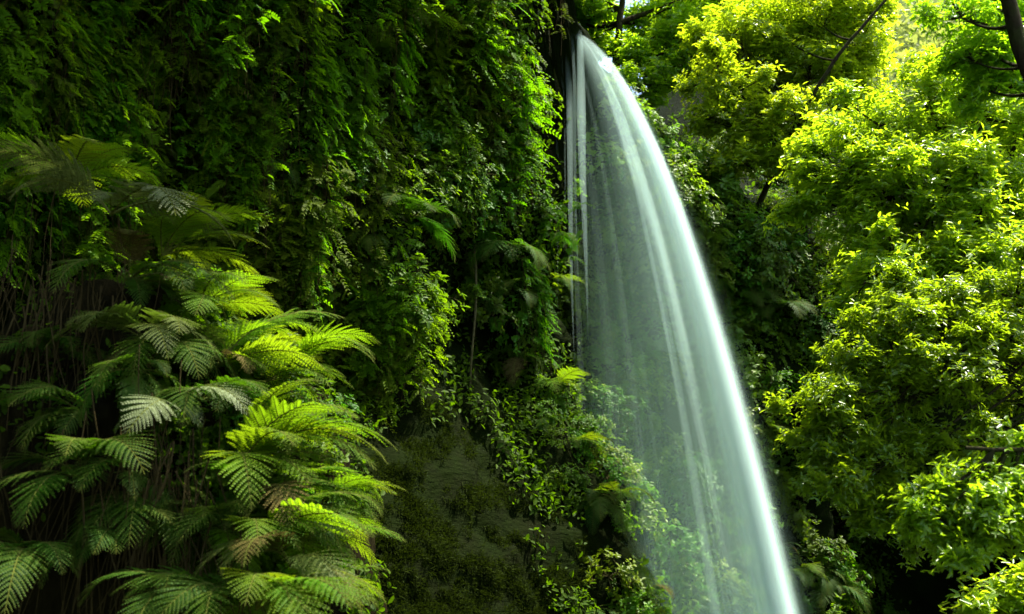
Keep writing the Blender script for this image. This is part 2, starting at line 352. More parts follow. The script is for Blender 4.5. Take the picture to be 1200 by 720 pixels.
# ------------------------------------------------------------------ ferns
def frond_mb(L, a0, a1, np_=20, wid=.30, sd=0, curl=0.0, dens=15):
    """twice-divided fern frond growing along +Y and arching down; a0/a1 pitch at base / tip"""
    g = np.random.default_rng(sd); mb = MB()
    n = 40; t = np.linspace(0, 1, n); pit = a0 + (a1 - a0) * t ** 1.15
    st = L / (n - 1)
    y = np.r_[0, np.cumsum(np.cos(pit[:-1])) * st]; z = np.r_[0, np.cumsum(np.sin(pit[:-1])) * st]
    x = curl * L * t ** 2
    C = np.stack([x, y, z], 1)
    mb.tube(C, np.linspace(.008, .002, n) * (L ** .5), 4, 1); mb.tube(C, np.linspace(.006, .0012, n), 3, 0)
    tang = unit(np.gradient(C, axis=0)); side = unit(np.cross(tang, [0, 0, 1.0]) + [1e-6, 0, 0]); up = np.cross(side, tang)
    for s in (-1, 1):
        for k in range(np_):
            tt = .16 + .83 * (k + .5 * (s > 0) * .3) / np_; f = tt * (n - 1); i0 = int(f)
            i0 = min(i0, n - 2); w = f - i0
            b = C[i0] * (1 - w) + C[i0 + 1] * w; T = tang[i0]; X = side[i0] * s; U = up[i0]
            prof = (min(1, (tt - .10) / .20)) ** .7 * (1 - ((tt - .16) / .86) ** 1.7)
            pl = L * wid * max(prof, .03) * g.uniform(.9, 1.08)
            ang = R(62) - R(22) * tt
            d = unit(X * math.sin(ang) + T * math.cos(ang) + U * g.uniform(-.05, .16))
            m = max(5, int(dens * (pl / (L * wid)) ** .6))
            u = np.linspace(0, 1, m + 1)
            droop = np.array([0, 0, -1.0]) * pl * .22
            mid = b + d * (u[:, None] * pl) + droop * (u[:, None] ** 2) + T * (.10 * pl * u[:, None] ** 2)
            mb.tube(mid, np.linspace(.003, .001, m + 1), 3, 1)
            pd = unit(np.gradient(mid, axis=0)); ps = unit(np.cross(pd, U)); 
            wd = pl * .105 * (1 - u[:-1] ** 2.2 * .85)
            for q in (-1, 1):
                D = unit(ps[:-1] * q + pd[:-1] * .55 + U * .05 - np.array([0, 0, .18]))
                P = mid[:-1] + pd[:-1] * (pl / m * .5)
                mb.leaves(P, D, np.tile(U, (m, 1)) + g.normal(size=(m, 3)) * .12, wd * 1.15, np.full(m, pl / m * .92), 'pinnule', 0)
    return mb
def split(mb, n0, m0, n1, m1):
    """one shape made of leafy faces (slot 0) and woody faces (slot 1) -> two meshes"""
    out = []
    for k, (nm, m) in enumerate(((n0, m0), (n1, m1))):
        b = MB()
        # every add() call carries one slot only
        off = 0
        for v, f, mi in zip(mb.v, mb.f, mb.mi):
            if len(mi) and mi[0] == k: b.add(v, f - off)
            off += len(v)
        out.append(b.mesh(nm, [m]))
    return out
FR = {}
def frond_set(key, mat, specs):
    FR[key] = [split(frond_mb(*sp), 'frond', M[mat], 'stalk', M['rachis']) for sp in specs]
specs = [(1.0, R(66), R(-40), 19, .33, 11, .05), (1.0, R(50), R(-60), 20, .29, 12, -.06), (1.0, R(36), R(-42), 18, .35, 13, .08), (1.0, R(58), R(-22), 21, .30, 14, -.03)]
frond_set('green', 'fern', specs)
specs = [(1.0, R(40), R(-72), 19, .33, 21, .05), (1.0, R(20), R(-78), 20, .29, 22, -.06), (1.0, R(30), R(-60), 18, .35, 23, .08), (1.0, R(52), R(-50), 21, .30, 24, -.03)]; frond_set('dark', 'fern_shaded', specs); frond_set('pale', 'fern_pale', specs)
frond_set('olive', 'fern_olive', specs)
frond_set('withered', 'withered', specs)
def fern(loc, size, aim, spread, nf, key, label, group=None, name='fern', tilt=0.0, g=None, wither=.03):
    """aim: heading (deg, 0 = +x, 90 = away from the camera) round which the fronds fan"""
    g = g or random
    e = empty(name, loc); tag(e, label, 'fern', group)
    e.rotation_euler = (0, 0, 0)
    for k in range(nf):
        me, ms = FR[key if g.random() > wither else 'withered'][g.randrange(4)]
        f = link('frond', me, e); link('stalk', ms, f)
        a = aim + spread * ((k + .5) / nf - .5) + g.uniform(-9, 9)
        s = size * g.choice([g.uniform(.5, .8), g.uniform(.8, 1.12), g.uniform(.85, 1.1)])
        f.rotation_euler = Matrix.Rotation(R(a - 90), 3, 'Z').to_euler()
        rot = Matrix.Rotation(R(a - 90), 3, 'Z') @ Matrix.Rotation(R(tilt + g.uniform(-17, 12)), 3, 'X') @ Matrix.Rotation(R(g.uniform(-18, 18)), 3, 'Y')
        f.rotation_euler = rot.to_euler(); f.scale = (s, s, s)
    return e
def fern_at(px, py, Y, *a, **k): return fern(at(px, py, Y), *a, **k)

fg = 'ferns on the near bank'
# (px, py, Y, size, aim, spread, n, kind, label)
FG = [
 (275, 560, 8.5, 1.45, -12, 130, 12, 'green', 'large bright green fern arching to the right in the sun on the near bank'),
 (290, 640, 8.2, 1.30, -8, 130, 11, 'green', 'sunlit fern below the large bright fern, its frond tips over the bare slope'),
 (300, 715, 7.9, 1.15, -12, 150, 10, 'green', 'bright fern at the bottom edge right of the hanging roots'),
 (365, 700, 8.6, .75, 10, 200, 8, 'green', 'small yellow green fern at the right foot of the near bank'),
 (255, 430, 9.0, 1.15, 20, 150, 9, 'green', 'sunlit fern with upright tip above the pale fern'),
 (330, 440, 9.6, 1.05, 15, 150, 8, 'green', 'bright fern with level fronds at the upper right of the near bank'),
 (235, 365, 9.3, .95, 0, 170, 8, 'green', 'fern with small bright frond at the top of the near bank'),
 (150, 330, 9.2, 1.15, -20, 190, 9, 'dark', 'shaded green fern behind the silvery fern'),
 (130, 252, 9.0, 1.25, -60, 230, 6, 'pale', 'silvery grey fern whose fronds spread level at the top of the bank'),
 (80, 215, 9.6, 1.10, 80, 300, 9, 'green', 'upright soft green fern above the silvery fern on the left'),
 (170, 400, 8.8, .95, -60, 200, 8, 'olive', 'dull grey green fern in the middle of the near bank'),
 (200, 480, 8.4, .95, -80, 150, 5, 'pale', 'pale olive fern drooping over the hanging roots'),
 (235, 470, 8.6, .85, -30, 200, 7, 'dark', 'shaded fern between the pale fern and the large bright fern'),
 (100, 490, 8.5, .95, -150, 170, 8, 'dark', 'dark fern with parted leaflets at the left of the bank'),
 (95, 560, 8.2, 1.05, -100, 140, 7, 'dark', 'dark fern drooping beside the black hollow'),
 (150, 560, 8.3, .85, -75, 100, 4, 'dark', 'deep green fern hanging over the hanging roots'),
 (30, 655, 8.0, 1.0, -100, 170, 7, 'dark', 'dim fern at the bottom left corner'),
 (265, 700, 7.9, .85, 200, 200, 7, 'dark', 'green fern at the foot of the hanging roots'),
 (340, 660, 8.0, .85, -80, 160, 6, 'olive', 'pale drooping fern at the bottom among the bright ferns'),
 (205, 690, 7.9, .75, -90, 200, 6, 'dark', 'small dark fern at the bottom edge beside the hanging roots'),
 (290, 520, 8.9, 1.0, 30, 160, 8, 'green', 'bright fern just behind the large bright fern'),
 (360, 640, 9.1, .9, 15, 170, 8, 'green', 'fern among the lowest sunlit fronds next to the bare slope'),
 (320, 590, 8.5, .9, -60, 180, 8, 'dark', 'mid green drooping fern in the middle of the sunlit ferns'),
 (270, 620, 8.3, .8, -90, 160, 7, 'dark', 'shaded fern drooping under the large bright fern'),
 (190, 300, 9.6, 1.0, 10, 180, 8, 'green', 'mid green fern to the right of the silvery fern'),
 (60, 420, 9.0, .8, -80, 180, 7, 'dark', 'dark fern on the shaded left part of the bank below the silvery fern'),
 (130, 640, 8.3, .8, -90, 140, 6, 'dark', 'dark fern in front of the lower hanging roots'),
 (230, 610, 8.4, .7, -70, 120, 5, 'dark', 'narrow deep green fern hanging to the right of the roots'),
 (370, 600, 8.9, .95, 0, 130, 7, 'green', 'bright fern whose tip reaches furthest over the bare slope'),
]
for px, py, Y, sz, aim, spr, n_, key, lab in FG:
    fern_at(px, py, Y, sz, aim, spr, n_, key, lab, fg)

# smaller ferns that fill the bank between the named ones
for k in range(26):
    px, py = random.uniform(60, 410), random.uniform(320, 730)
    if px < 250 and k % 3: continue
    h, nn = hit(px, py)
    if h is None or h[1] > 11.5: continue
    a = math.degrees(math.atan2(nn[1], nn[0]))
    fern(h + nn * random.uniform(.05, .35), random.uniform(.55, .9), a, 190, random.randint(6, 8), 'green' if px > 250 else 'dark',  # left half takes the leaf copy with shade in its colour
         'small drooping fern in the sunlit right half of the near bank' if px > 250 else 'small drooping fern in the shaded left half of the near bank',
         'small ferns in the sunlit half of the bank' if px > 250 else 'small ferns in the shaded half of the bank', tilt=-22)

# ferns rooted on the wall
def wall_frame(px, py):
    h, nn = hit(px, py)
    return h, nn, (0 if nn is None else math.degrees(math.atan2(nn[1], nn[0])))
CF = [
 (455, 35, 1.15, 'green', 'bright fern frond high on the wall between the left edge and the fall', 7),
 (430, 60, .9, 'green', 'fern just under the bright frond high on the wall', 6),
 (470, 255, 1.0, 'dark', 'fern with pale pointed fronds left of the dark hollow in the wall', 7),
 (588, 290, 1.05, 'dark', 'fern with broad drooping fronds left of the thin water strands', 6),
 (600, 345, .9, 'dark', 'small fern under the broad drooping fronds', 6),
 (612, 420, .9, 'dark', 'dark fern over the rounded bush beside the mossy slope', 6),
 (650, 455, .95, 'green', 'light green fern on the wall just left of the veil', 7),
 (668, 520, .8, 'green', 'fern low on the wall left of the veil above the bare patch', 6),
 (735, 478, .95, 'green', 'yellow green fern seen through the middle of the veil', 5),
 (700, 340, .9, 'dark', 'fern seen through the thin strands at middle height', 6),
 (800, 370, 1.0, 'green', 'sunlit fern behind the brightest part of the fall', 6),
 (872, 352, 1.3, 'dark', 'broad dark fern just right of the fall', 8),
 (905, 368, 1.1, 'dark', 'second broad fern to the right of the fall, beside the dark one', 7),
 (830, 690, .9, 'dark', 'fern at the foot of the wall behind the fall', 6),
 (965, 690, .9, 'dark', 'low fern between the foot of the fall and the cave', 6),
 (760, 300, .8, 'dark', 'fern high behind the veil', 5),
]
for px, py, sz, key, lab, n_ in CF:
    h, nn, a = wall_frame(px, py)
    fern(h + nn * .05, sz, a, 170, n_, key, lab, 'ferns rooted on the wall', tilt=-12)
SC = [((-60, 560), (-60, 480), 34, 'fern scattered among the hanging vines of the left wall', 'small ferns on the left wall'),
      ((480, 670), (120, 500), 12, 'small fern in the shade left of the thin water strands', 'small ferns left of the strands'),
      ((680, 860), (300, 720), 20, 'small fern on the wall seen through the veil of water', 'small ferns behind the veil'),
      ((840, 1000), (150, 720), 16, 'small fern on the dark wall right of the fall', 'small ferns right of the fall')]
for (x0, x1), (y0, y1), k, lab, grp in SC:
    c = 0
    while c < k:
        px, py = random.uniform(x0, x1), random.uniform(y0, y1)
        if random.random() < bare(px, py): continue
        h, nn, a = wall_frame(px, py)
        if h is None: continue
        fern(h + nn * .03, random.uniform(.45, .8), a, 170, random.randint(4, 6), random.choice(['dark', 'green', 'dark']), lab, grp, 'small_fern', tilt=-20); c += 1

# ------------------------------------------------------------------ hanging vines (feathery columns of leaflets)
def vine_mb(sd, H, wide, leaf, per=1.0, stems=9):
    g = np.random.default_rng(sd); mb = MB()
    for s in range(stems):
        h = H * g.uniform(.35, 1.0); x0 = g.normal() * wide * .42; out = g.uniform(.03, .30)
        n = 14; t = np.linspace(0, 1, n)
        ph = g.uniform(0, 6.28)
        C = np.stack([x0 + .05 * np.sin(t * 5 + ph) + g.normal() * .06 * t, -(out * np.sin(np.minimum(t * 2.2, 1.57)) + .04 * np.sin(t * 7 + ph)), -h * t + .10 * np.sin(np.minimum(t * 8, 3.14))], 1)
        mb.tube(C, .0035, 3, 1)
        for k in range(int(h / .095 * per)):
            tt = g.uniform(.02, 1.0); f = tt * (n - 1); i0 = min(int(f), n - 2); b = C[i0] + (C[i0 + 1] - C[i0]) * (f - i0)
            # a little pinnate spray
            az = g.uniform(-1.3, 1.3); d = unit(np.array([math.sin(az), -math.cos(az) * .9, g.uniform(-.9, .1)]))
            ln = g.uniform(.12, .30); m = g.integers(6, 11)
            u = np.linspace(.15, 1, m)
            P = b + d * (u * ln)[:, None] + np.array([0, 0, -.35]) * ((u * ln) ** 2)[:, None] / .2
            up = np.array([0, -.45, .9]) + g.normal(size=3) * .35; sd_ = unit(np.cross(d, up))
            for q in (-1, 1):
                D = sd_ * q + d * .7 + np.array([0, 0, -.25])
                mb.leaves(P, np.tile(D, (m, 1)) + g.normal(size=(m, 3)) * .15, np.tile(up, (m, 1)) + g.normal(size=(m, 3)) * .2, leaf * (1.15 - .5 * u) * g.uniform(.8, 1.2), leaf * .42 * np.ones(m), 'leaf', 0)
    # dead hanging threads
    for s in range(5):
        h = H * g.uniform(.5, 1.15); x0 = g.normal() * wide * .5; t = np.linspace(0, 1, 8)
        mb.tube(np.stack([x0 + .05 * np.sin(t * 4 + s), -.06 - .05 * t, -h * t], 1), .003, 3, 1)
    return mb
VN = [split(vine_mb(100 + k, [1.7, 1.2, 2.2, 1.4, .9, 1.6][k], [.55, .6, .5, .7, .6, .45][k], [.066, .074, .062, .07, .08, .066][k]), 'leaves', M['vine_olive' if k in (3, 5) else 'vine'], 'stems', M['root']) for k in range(6)]
def plant(me, name, h, nn, s, lab, cat, grp, up=True, jit=.25):
    o = empty(name, h); tag(o, lab, cat, grp); link('leaves', me[0], o); link('stems', me[1], o)
    a = math.atan2(nn[1], nn[0]) + R(90) + random.uniform(-jit, jit)
    o.rotation_euler = (random.uniform(-.1, .1), random.uniform(-.12, .12), a); o.scale = (s * random.uniform(.85, 1.15), s, s * random.uniform(.85, 1.2))
    return o
VR = [((-110, 200), (-110, 250), 64, 'feathery vine hanging on the far left of the shaded wall', 'vines on the far left wall'),
      ((200, 400), (-110, 420), 80, 'feathery vine hanging on the left wall above and beside the near bank', 'vines on the left wall'),
      ((400, 660), (-110, 330), 66, 'feathery vine hanging on the wall between the near bank and the fall', 'vines beside the fall'),
      ((380, 500), (310, 372), 14, 'short vine hanging over the bare mossy slope', 'vines over the mossy slope'),
      ((840, 1010), (130, 560), 22, 'vine hanging on the dark wall right of the fall', 'vines right of the fall'),
      ((670, 850), (150, 450), 26, 'vine on the wet wall behind the veil of water', 'vines behind the veil')]
for (x0, x1), (y0, y1), k, lab, grp in VR:
    c = 0
    while c < k:
        px, py = random.uniform(x0, x1), random.uniform(y0, y1)
        if random.random() < bare(px, py) * 1.1: continue
        if noise.noise(Vector((px * .016, py * .010, 2))) < -.22: continue
        h, nn, a = wall_frame(px, py)
        if h is None: continue
        plant(random.choice(VN), 'hanging_vine', h + nn * .02, nn, random.uniform(.7, 1.15), lab, 'vine', grp); c += 1

# ------------------------------------------------------------------ wall shrubs (broad leaves on short woody stems)
def shrub_mb(sd, r, leaf, nst=16, whorl=7, flat=.8, tpl='round', asp=.5):
    g = np.random.default_rng(sd); mb = MB()
    for s in range(nst):
        d = unit(g.normal(size=3) * [1, .8, .8] + [0, -.55, .35]); ln = r * g.uniform(.45, 1.05)
        t = np.linspace(0, 1, 7)
        C = d * (t * ln)[:, None] + np.array([0, 0, -.25]) * (t ** 2 * ln)[:, None] + g.normal(size=3) * .06 * (t * (1 - t))[:, None] * 4
        mb.tube(C, np.linspace(.009, .003, 7), 3, 1)
        for sub in range(5):
            b = C[int(g.integers(2, 7))]
            e = b + unit(d + g.normal(size=3) * .8) * r * g.uniform(.1, .35) * flat
            mb.tube(np.stack([b, (b + e) / 2 + [0, 0, .02], e]), .003, 3, 1)
            P = np.tile(e, (whorl, 1)) + g.normal(size=(whorl, 3)) * .02
            ax = unit(d + [0, -.2, .6]); az = np.arange(whorl) / whorl * 6.28 + g.uniform(0, 6)
            s1 = unit(np.cross(ax, [.3, 1, .2])); s2 = np.cross(ax, s1)
            D = np.cos(az)[:, None] * s1 + np.sin(az)[:, None] * s2 + ax * .35 + g.normal(size=(whorl, 3)) * .25 + [0, 0, -.15]
            Ls = leaf * g.uniform(.6, 1.15, whorl)
            mb.leaves(P, D, np.tile(ax, (whorl, 1)) + g.normal(size=(whorl, 3)) * .25, Ls, Ls * asp, tpl, 0)
    return mb
SH = [split(shrub_mb(200 + k, [.5, .65, .4, .55, .8][k], [.085, .075, .09, .07, .10][k], [18, 24, 14, 20, 26][k]), 'leaves', M['shrub'], 'stems', M['twig']) for k in range(5)]
SHB = [split(shrub_mb(240 + k, .55, .09, 20), 'leaves', M['shrub_lit'], 'stems', M['twig']) for k in range(3)]
SHR = [((470, 670), (60, 380), 34, 'leafy shrub in the shade between the vines and the thin water strands', 'shrubs left of the strands', .9),
       ((625, 710), (430, 580), 15, 'leafy shrub on the wall right of the bare mossy slope', 'shrubs right of the mossy slope', .6),
       ((680, 880), (330, 740), 84, 'leafy shrub on the wall seen through the veil of water', 'shrubs behind the veil', .8),
       ((830, 960), (130, 420), 34, 'leafy shrub on the dark wall between the fall and the sunlit trees', 'shrubs right of the fall', 1.0),
       ((910, 1060), (400, 740), 42, 'leafy shrub low on the dark wall right of the fall', 'low shrubs right of the fall', .9),
       ((230, 470), (-60, 400), 18, 'leafy shrub among the vines of the left wall', 'shrubs on the left wall', .7),
       ((280, 420), (330, 640), 14, 'broad leaved shrub among the sunlit ferns of the near bank', 'shrubs on the near bank', .6),
       ((690, 960), (60, 330), 56, 'leafy bush on the slope above the lip of the fall', 'bushes above the lip', 1.3)]
for (x0, x1), (y0, y1), k, lab, grp, sc in SHR:
    c = 0; tries = 0
    while c < k and tries < 4000:
        tries += 1
        px, py = random.uniform(x0, x1), random.uniform(y0, y1)
        if random.random() < bare(px, py) * 1.1: continue
        h, nn, a = wall_frame(px, py)
        if h is None or h[1] > 30: continue
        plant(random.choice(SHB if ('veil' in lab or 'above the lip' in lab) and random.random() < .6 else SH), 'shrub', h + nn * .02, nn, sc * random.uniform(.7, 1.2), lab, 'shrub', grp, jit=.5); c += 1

# ------------------------------------------------------------------ hanging roots
def root_bundle(sd, H, wide, n):
    g = np.random.default_rng(sd); mb = MB()
    for s in range(n):
        h = H * g.uniform(.4, 1.0); x0 = g.normal() * wide * .4; y0 = -abs(g.normal()) * .16; z0 = g.normal() * .16 * H; t = np.linspace(0, 1, 10); ph = g.uniform(0, 6)
        mb.tube(np.stack([x0 + .035 * np.sin(t * 5 + ph) + g.normal() * .22 * t * h, y0 - .03 * np.sin(t * 3 + ph), z0 - h * t], 1), np.linspace(.006, .0018, 10) * g.uniform(.4, 1.3) ** 1.6, 4)
    return mb
for k, (px, py, Y, H, wd, n_, lab) in enumerate([
    (165, 545, 8.25, 1.9, .75, 90, 'thick curtain of dry brown roots hanging under the pale fern'),
    (215, 560, 8.3, 1.6, .5, 45, 'thinner curtain of brown roots right of the thick one'),
    (95, 330, 8.9, 1.3, .8, 55, 'dim brown roots hanging under the silvery fern'),
    (30, 350, 8.8, 1.6, .6, 40, 'dark roots hanging at the left edge'),
    (15, 545, 8.3, 1.0, .4, 26, 'dry grassy strands hanging at the left edge above the corner fern'),
    (205, 0, 12.3, 1.7, .5, 34, 'dry brown stalks hanging from the top edge of the left wall'),
    (255, 10, 12.8, 1.3, .4, 24, 'second bundle of dry stalks hanging from the top edge of the left wall')]):
    p_ = at(px, py, Y)
    if k >= 5:
        h, nn = hit(px, py); p_ = h + nn * .18
    tag(link('hanging_roots', root_bundle(300 + k, H, wd, n_).mesh('hanging_roots', [M['root']]), None, p_), lab, 'roots', 'bundles of hanging roots')
h, nn = hit(557, 285); h2, n2 = hit(553, 590)
lr = MB(); t = np.linspace(0, 1, 24); A = h + nn * .55; B = np.array([A[0] - .04, A[1] + .05, max(h2[2], A[2] - 4.2)])
lr.tube(A + (B - A) * t[:, None] + np.stack([.03 * np.sin(t * 9), .02 * np.cos(t * 7), 0 * t], 1), np.linspace(.022, .011, 24), 5)
lr.tube(np.stack([h, h + nn * .35 + [0, 0, .08], A]), .012, 5)
tag(link('aerial_root', lr.mesh('aerial_root', [M['twig']])), 'single long pale root hanging straight down in front of the dark hollow', 'root')
o = plant(SH[2], 'climber', A + (B - A) * .17, np.array([0, -1., 0]), .45, 'small leafy climber growing on the long hanging root', 'climber', None)

# ------------------------------------------------------------------ trees
def tree(name, base, trunk, lobes, mat, label, group=None, leaf=.16, r0=.12, twigs=70, whorl=9, sd=0, droop=.1, asp=.36, flat=.75):
    """trunk: points from the base up; lobes: (centre, radius). Limbs run from the trunk to the lobes, twigs fill them."""
    g = np.random.default_rng(sd)
    base = np.asarray(base, float); e = empty(name, base); tag(e, label, 'tree', group)
    tp = np.array([base] + [np.asarray(q, float) for q in trunk])
    # smooth the trunk line
    if len(tp) < 3: tp = np.array([tp[0], (tp[0] + tp[-1]) / 2, tp[-1]])
    u = np.linspace(0, len(tp) - 1, 26); T = np.stack([np.interp(u, np.arange(len(tp)), tp[:, c]) for c in range(3)], 1)
    for _ in range(3): T[1:-1] = (T[:-2] + T[1:-1] * 2 + T[2:]) / 4
    T[1:-1] += g.normal(size=(24, 3)) * r0 * .12
    tm = MB(); tm.tube(T - base, np.linspace(r0, r0 * .35, 26) * (1 + .5 * np.exp(-np.arange(26) / 2.)), 9)
    link('trunk', tm.mesh('trunk', [M['bark']], True), e)
    lm = MB(); cm = MB()
    extra = []
    for c, r in lobes:
        for _ in range(4):
            extra.append((np.asarray(c), np.asarray(c) + unit(g.normal(size=3) * [1, .8, .8]) * r * g.uniform(.75, 1.3), r * g.uniform(.25, .55)))
    for org, c, r in [(None, c, r) for c, r in lobes] + extra:
        c = np.asarray(c, float)
        i0 = max(6, int(np.argmin(np.linalg.norm(T - c + [0, 0, r * .6], axis=1))) - 2)
        a = T[i0] if org is None else org; t = np.linspace(0, 1, 12)[:, None]
        mid = (a + c) / 2 + [0, 0, -.10 * np.linalg.norm(c - a)] + g.normal(size=3) * .12 * r
        C = (1 - t) ** 2 * a + 2 * t * (1 - t) * mid + t ** 2 * c
        rl = max(.012, r0 * .32 * min(1, r))
        lm.tube(C - base, np.linspace(rl * 1.5, rl * .5, 12), 6)
        nt_ = int(twigs * r ** 1.6) + 8
        for k in range(nt_):
            d = unit(g.normal(size=3)); d[2] = d[2] * flat + .12
            q = c + d * r * (g.uniform(.15, 1.0) ** .5) * g.uniform(.8, 1.12)
            st = C[g.integers(8, 12)]
            tt = np.linspace(0, 1, 5)[:, None]; mm = (st + q) / 2 + [0, 0, .12 * r] + g.normal(size=3) * .08 * r
            tw = (1 - tt) ** 2 * st + 2 * tt * (1 - tt) * mm + tt ** 2 * q
            lm.tube(tw - base, np.linspace(.0042, .0015, 5), 3)
            dirn = unit(tw[-1] - tw[-2]); ax = unit(dirn * .5 + [0, 0, .75] + g.normal(size=3) * .25)
            s1 = unit(np.cross(ax, [.31, .9, .2])); s2 = np.cross(ax, s1)
            for w_, (bp_, n_) in enumerate(((tw[-1], whorl), (tw[-2], whorl - 3), (tw[-1] + g.normal(size=3) * leaf * .8, whorl - 3))):
                az = np.arange(n_) / n_ * 6.28 + g.uniform(0, 6)
                D = np.cos(az)[:, None] * s1 + np.sin(az)[:, None] * s2 + ax * .25 + g.normal(size=(n_, 3)) * .3 + [0, 0, -droop]
                Ls = leaf * g.uniform(.55, 1.15, n_)
                cm.leaves(bp_ - base + g.normal(size=(n_, 3)) * leaf * .25, D, np.tile(ax, (n_, 1)) + g.normal(size=(n_, 3)) * .28, Ls, Ls * asp * g.uniform(.8, 1.2, n_), 'leaf')
    link('branches', lm.mesh('branches', [M['bark']], True), e)
    link('crown', cm.mesh('crown', [mat if not isinstance(mat, str) else M[mat]]), e)
    return e
def lob(Y, *a):  # (px, py, r, dY)
    return [(at(px, py, Y + dy), r) for px, py, r, dy in a]

tree('broadleaf_tree', (7.4, 15.0, -.6), [(7.3, 15.0, 2.5), (6.8, 14.8, 5.0), (6.6, 14.8, 6.3)],
     lob(14.6, (1040, 150, .75, 0), (1090, 130, .8, .4), (1145, 135, .8, .2), (1195, 150, .8, .5), (985, 205, .7, .2), (1030, 220, .9, -.3), (1090, 215, 1.0, -.2), (1150, 220, 1.0, -.1),
         (1010, 280, .7, -.1), (1060, 300, .8, -.3), (1120, 300, .9, 0), (1190, 270, .9, .3), (962, 235, .45, .1), (1200, 340, .8, .3), (1040, 340, .6, .3), (1150, 350, .7, .3), (1060, 330, .55, -1.2), (1110, 335, .6, -1.2), (1160, 315, .6, -1.2), (1020, 320, .45, -1.2), (1195, 300, .6, -1.0)),
     'tree', 'large sunlit broadleaf tree with bright yellow green crown on the right', leaf=.115, r0=.18, sd=1, twigs=115)
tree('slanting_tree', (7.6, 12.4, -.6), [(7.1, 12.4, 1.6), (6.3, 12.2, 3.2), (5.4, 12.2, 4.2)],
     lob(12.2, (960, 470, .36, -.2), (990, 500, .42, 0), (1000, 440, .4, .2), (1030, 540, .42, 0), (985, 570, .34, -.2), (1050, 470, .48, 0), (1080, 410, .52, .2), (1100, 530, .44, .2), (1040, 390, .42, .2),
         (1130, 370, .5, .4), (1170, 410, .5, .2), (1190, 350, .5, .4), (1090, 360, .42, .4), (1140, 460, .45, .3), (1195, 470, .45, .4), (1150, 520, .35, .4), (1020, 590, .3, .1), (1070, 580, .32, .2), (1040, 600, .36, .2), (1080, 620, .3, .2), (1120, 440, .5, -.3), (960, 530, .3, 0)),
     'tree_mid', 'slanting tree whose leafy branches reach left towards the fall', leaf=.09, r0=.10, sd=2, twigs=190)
tree('overhanging_tree', (6.6, 9.2, -.6), [(6.0, 9.1, 1.2), (5.4, 9.0, 2.3), (4.4, 9.0, 2.42), (3.7, 9.0, 2.44)],
     lob(9.0, (1130, 580, .30, .2), (1180, 575, .40, .1), (1100, 605, .24, 0), (1170, 620, .30, .1), (1120, 645, .2, 0), (1205, 600, .4, .2), (1080, 585, .16, 0), (1150, 600, .3, 0)),
     'tree_mid', 'low tree with a dark level branch hanging over the cave at the right edge', leaf=.085, r0=.045, sd=3, twigs=200)
tree('slope_tree', (4.6, 21.5, 7.5), [tuple(at(930, 150, 20.0)), tuple(at(948, 118, 19.4)), tuple(at(985, 60, 19.2)), tuple(at(1042, -5, 19.2)), tuple(at(1090, -60, 19.2))],
     lob(21.0, (900, 30, 1.0, .5), (955, 20, 1.1, 0), (1000, 60, 1.0, .2), (1000, 5, .8, .4), (950, 80, .9, 0), (1000, 120, .8, .3), (900, 90, .8, .3), (860, 40, .9, .4)),
     'tree', 'tree leaning right on the slope above the fall with its limb crossing the sunlit leaves', leaf=.145, r0=.055, sd=4, twigs=110)
tree('cliff_top_tree', (2.3, 23.5, 10.2), [(2.4, 23.4, 12.5), (2.6, 23.3, 14.5)],
     lob(23.2, (680, 25, .9, 2.0), (650, 0, .9, 2.0), (695, -8, .6, .6), (700, 34, .5, 1.6), (775, 16, .5, 1.0), (690, 15, .6, 1.6), (760, 45, .5, 1.2), (748, 70, .75, .1), (802, 45, .9, -.2), (820, 75, .9, -.3), (800, 0, 1.0, .3), (680, -50, .9, .6), (850, 10, 1.0, .2), (770, 100, .7, -.4)),
     'tree_mid', 'green tree behind the lip of the fall with a gap of sky in its crown', leaf=.145, r0=.15, sd=5, twigs=95)
tree('edge_tree', (5.6, 20.3, 7.2), [(5.5, 20.1, 8.5), (5.4, 19.9, 9.8)],
     lob(20.0, (850, 110, .7, .3), (890, 150, .6, .2), (935, 150, .65, 0), (870, 190, .5, 0), (920, 190, .5, -.1), (830, 140, .5, .2), (845, 85, .6, .3)),
     'tree', 'yellow green tree on the edge of the wall right of the lip', leaf=.13, r0=.08, sd=6, twigs=120)
tree('dark_trunk_tree', (5.6, 9.5, -.6), [(5.46, 9.5, 2.9), (5.1, 9.5, 4.8), (4.79, 9.5, 6.0), (4.62, 9.5, 7.1), (4.5, 9.5, 8.2)],
     lob(9.9, (1125, 20, .42, .6), (1160, 60, .42, .7), (1190, 100, .36, .8), (1150, 100, .34, .7), (1200, 20, .42, .9), (1130, 65, .28, .6), (1170, 10, .4, .8)),
     'tree_mid', 'dark trunked tree in the top right corner with shaded leaves', leaf=.09, r0=.13, sd=7, twigs=85)
tree('cave_bush', (6.0, 12.0, -.6), [(5.9, 11.9, .2), (5.8, 11.8, .7)],
     lob(11.6, (1180, 705, .30, 0), (1155, 720, .25, -.1), (1195, 725, .3, 0)),
     'tree', 'small bush with pale sunlit leaves in the bottom right corner', leaf=.12, r0=.03, sd=8, twigs=260)
tree('shade_tree', (-4.6, 13.4, 9.6), [(-3.6, 12.4, 10.4), (-2.2, 11.2, 10.4), (-1.2, 10.2, 10.0)],  # out-of-view crown added to shade the left of the near bank
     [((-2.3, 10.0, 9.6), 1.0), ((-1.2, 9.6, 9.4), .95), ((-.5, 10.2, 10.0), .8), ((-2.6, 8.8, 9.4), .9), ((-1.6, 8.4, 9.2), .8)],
     'tree_dark', 'unseen tree added above the near bank to shade its left part', leaf=.16, r0=.14, sd=9, twigs=70)
lg = MB(); t = np.linspace(0, 1, 16)[:, None]; A = at(1120, 725, 12.2); B = at(1215, 660, 12.6)
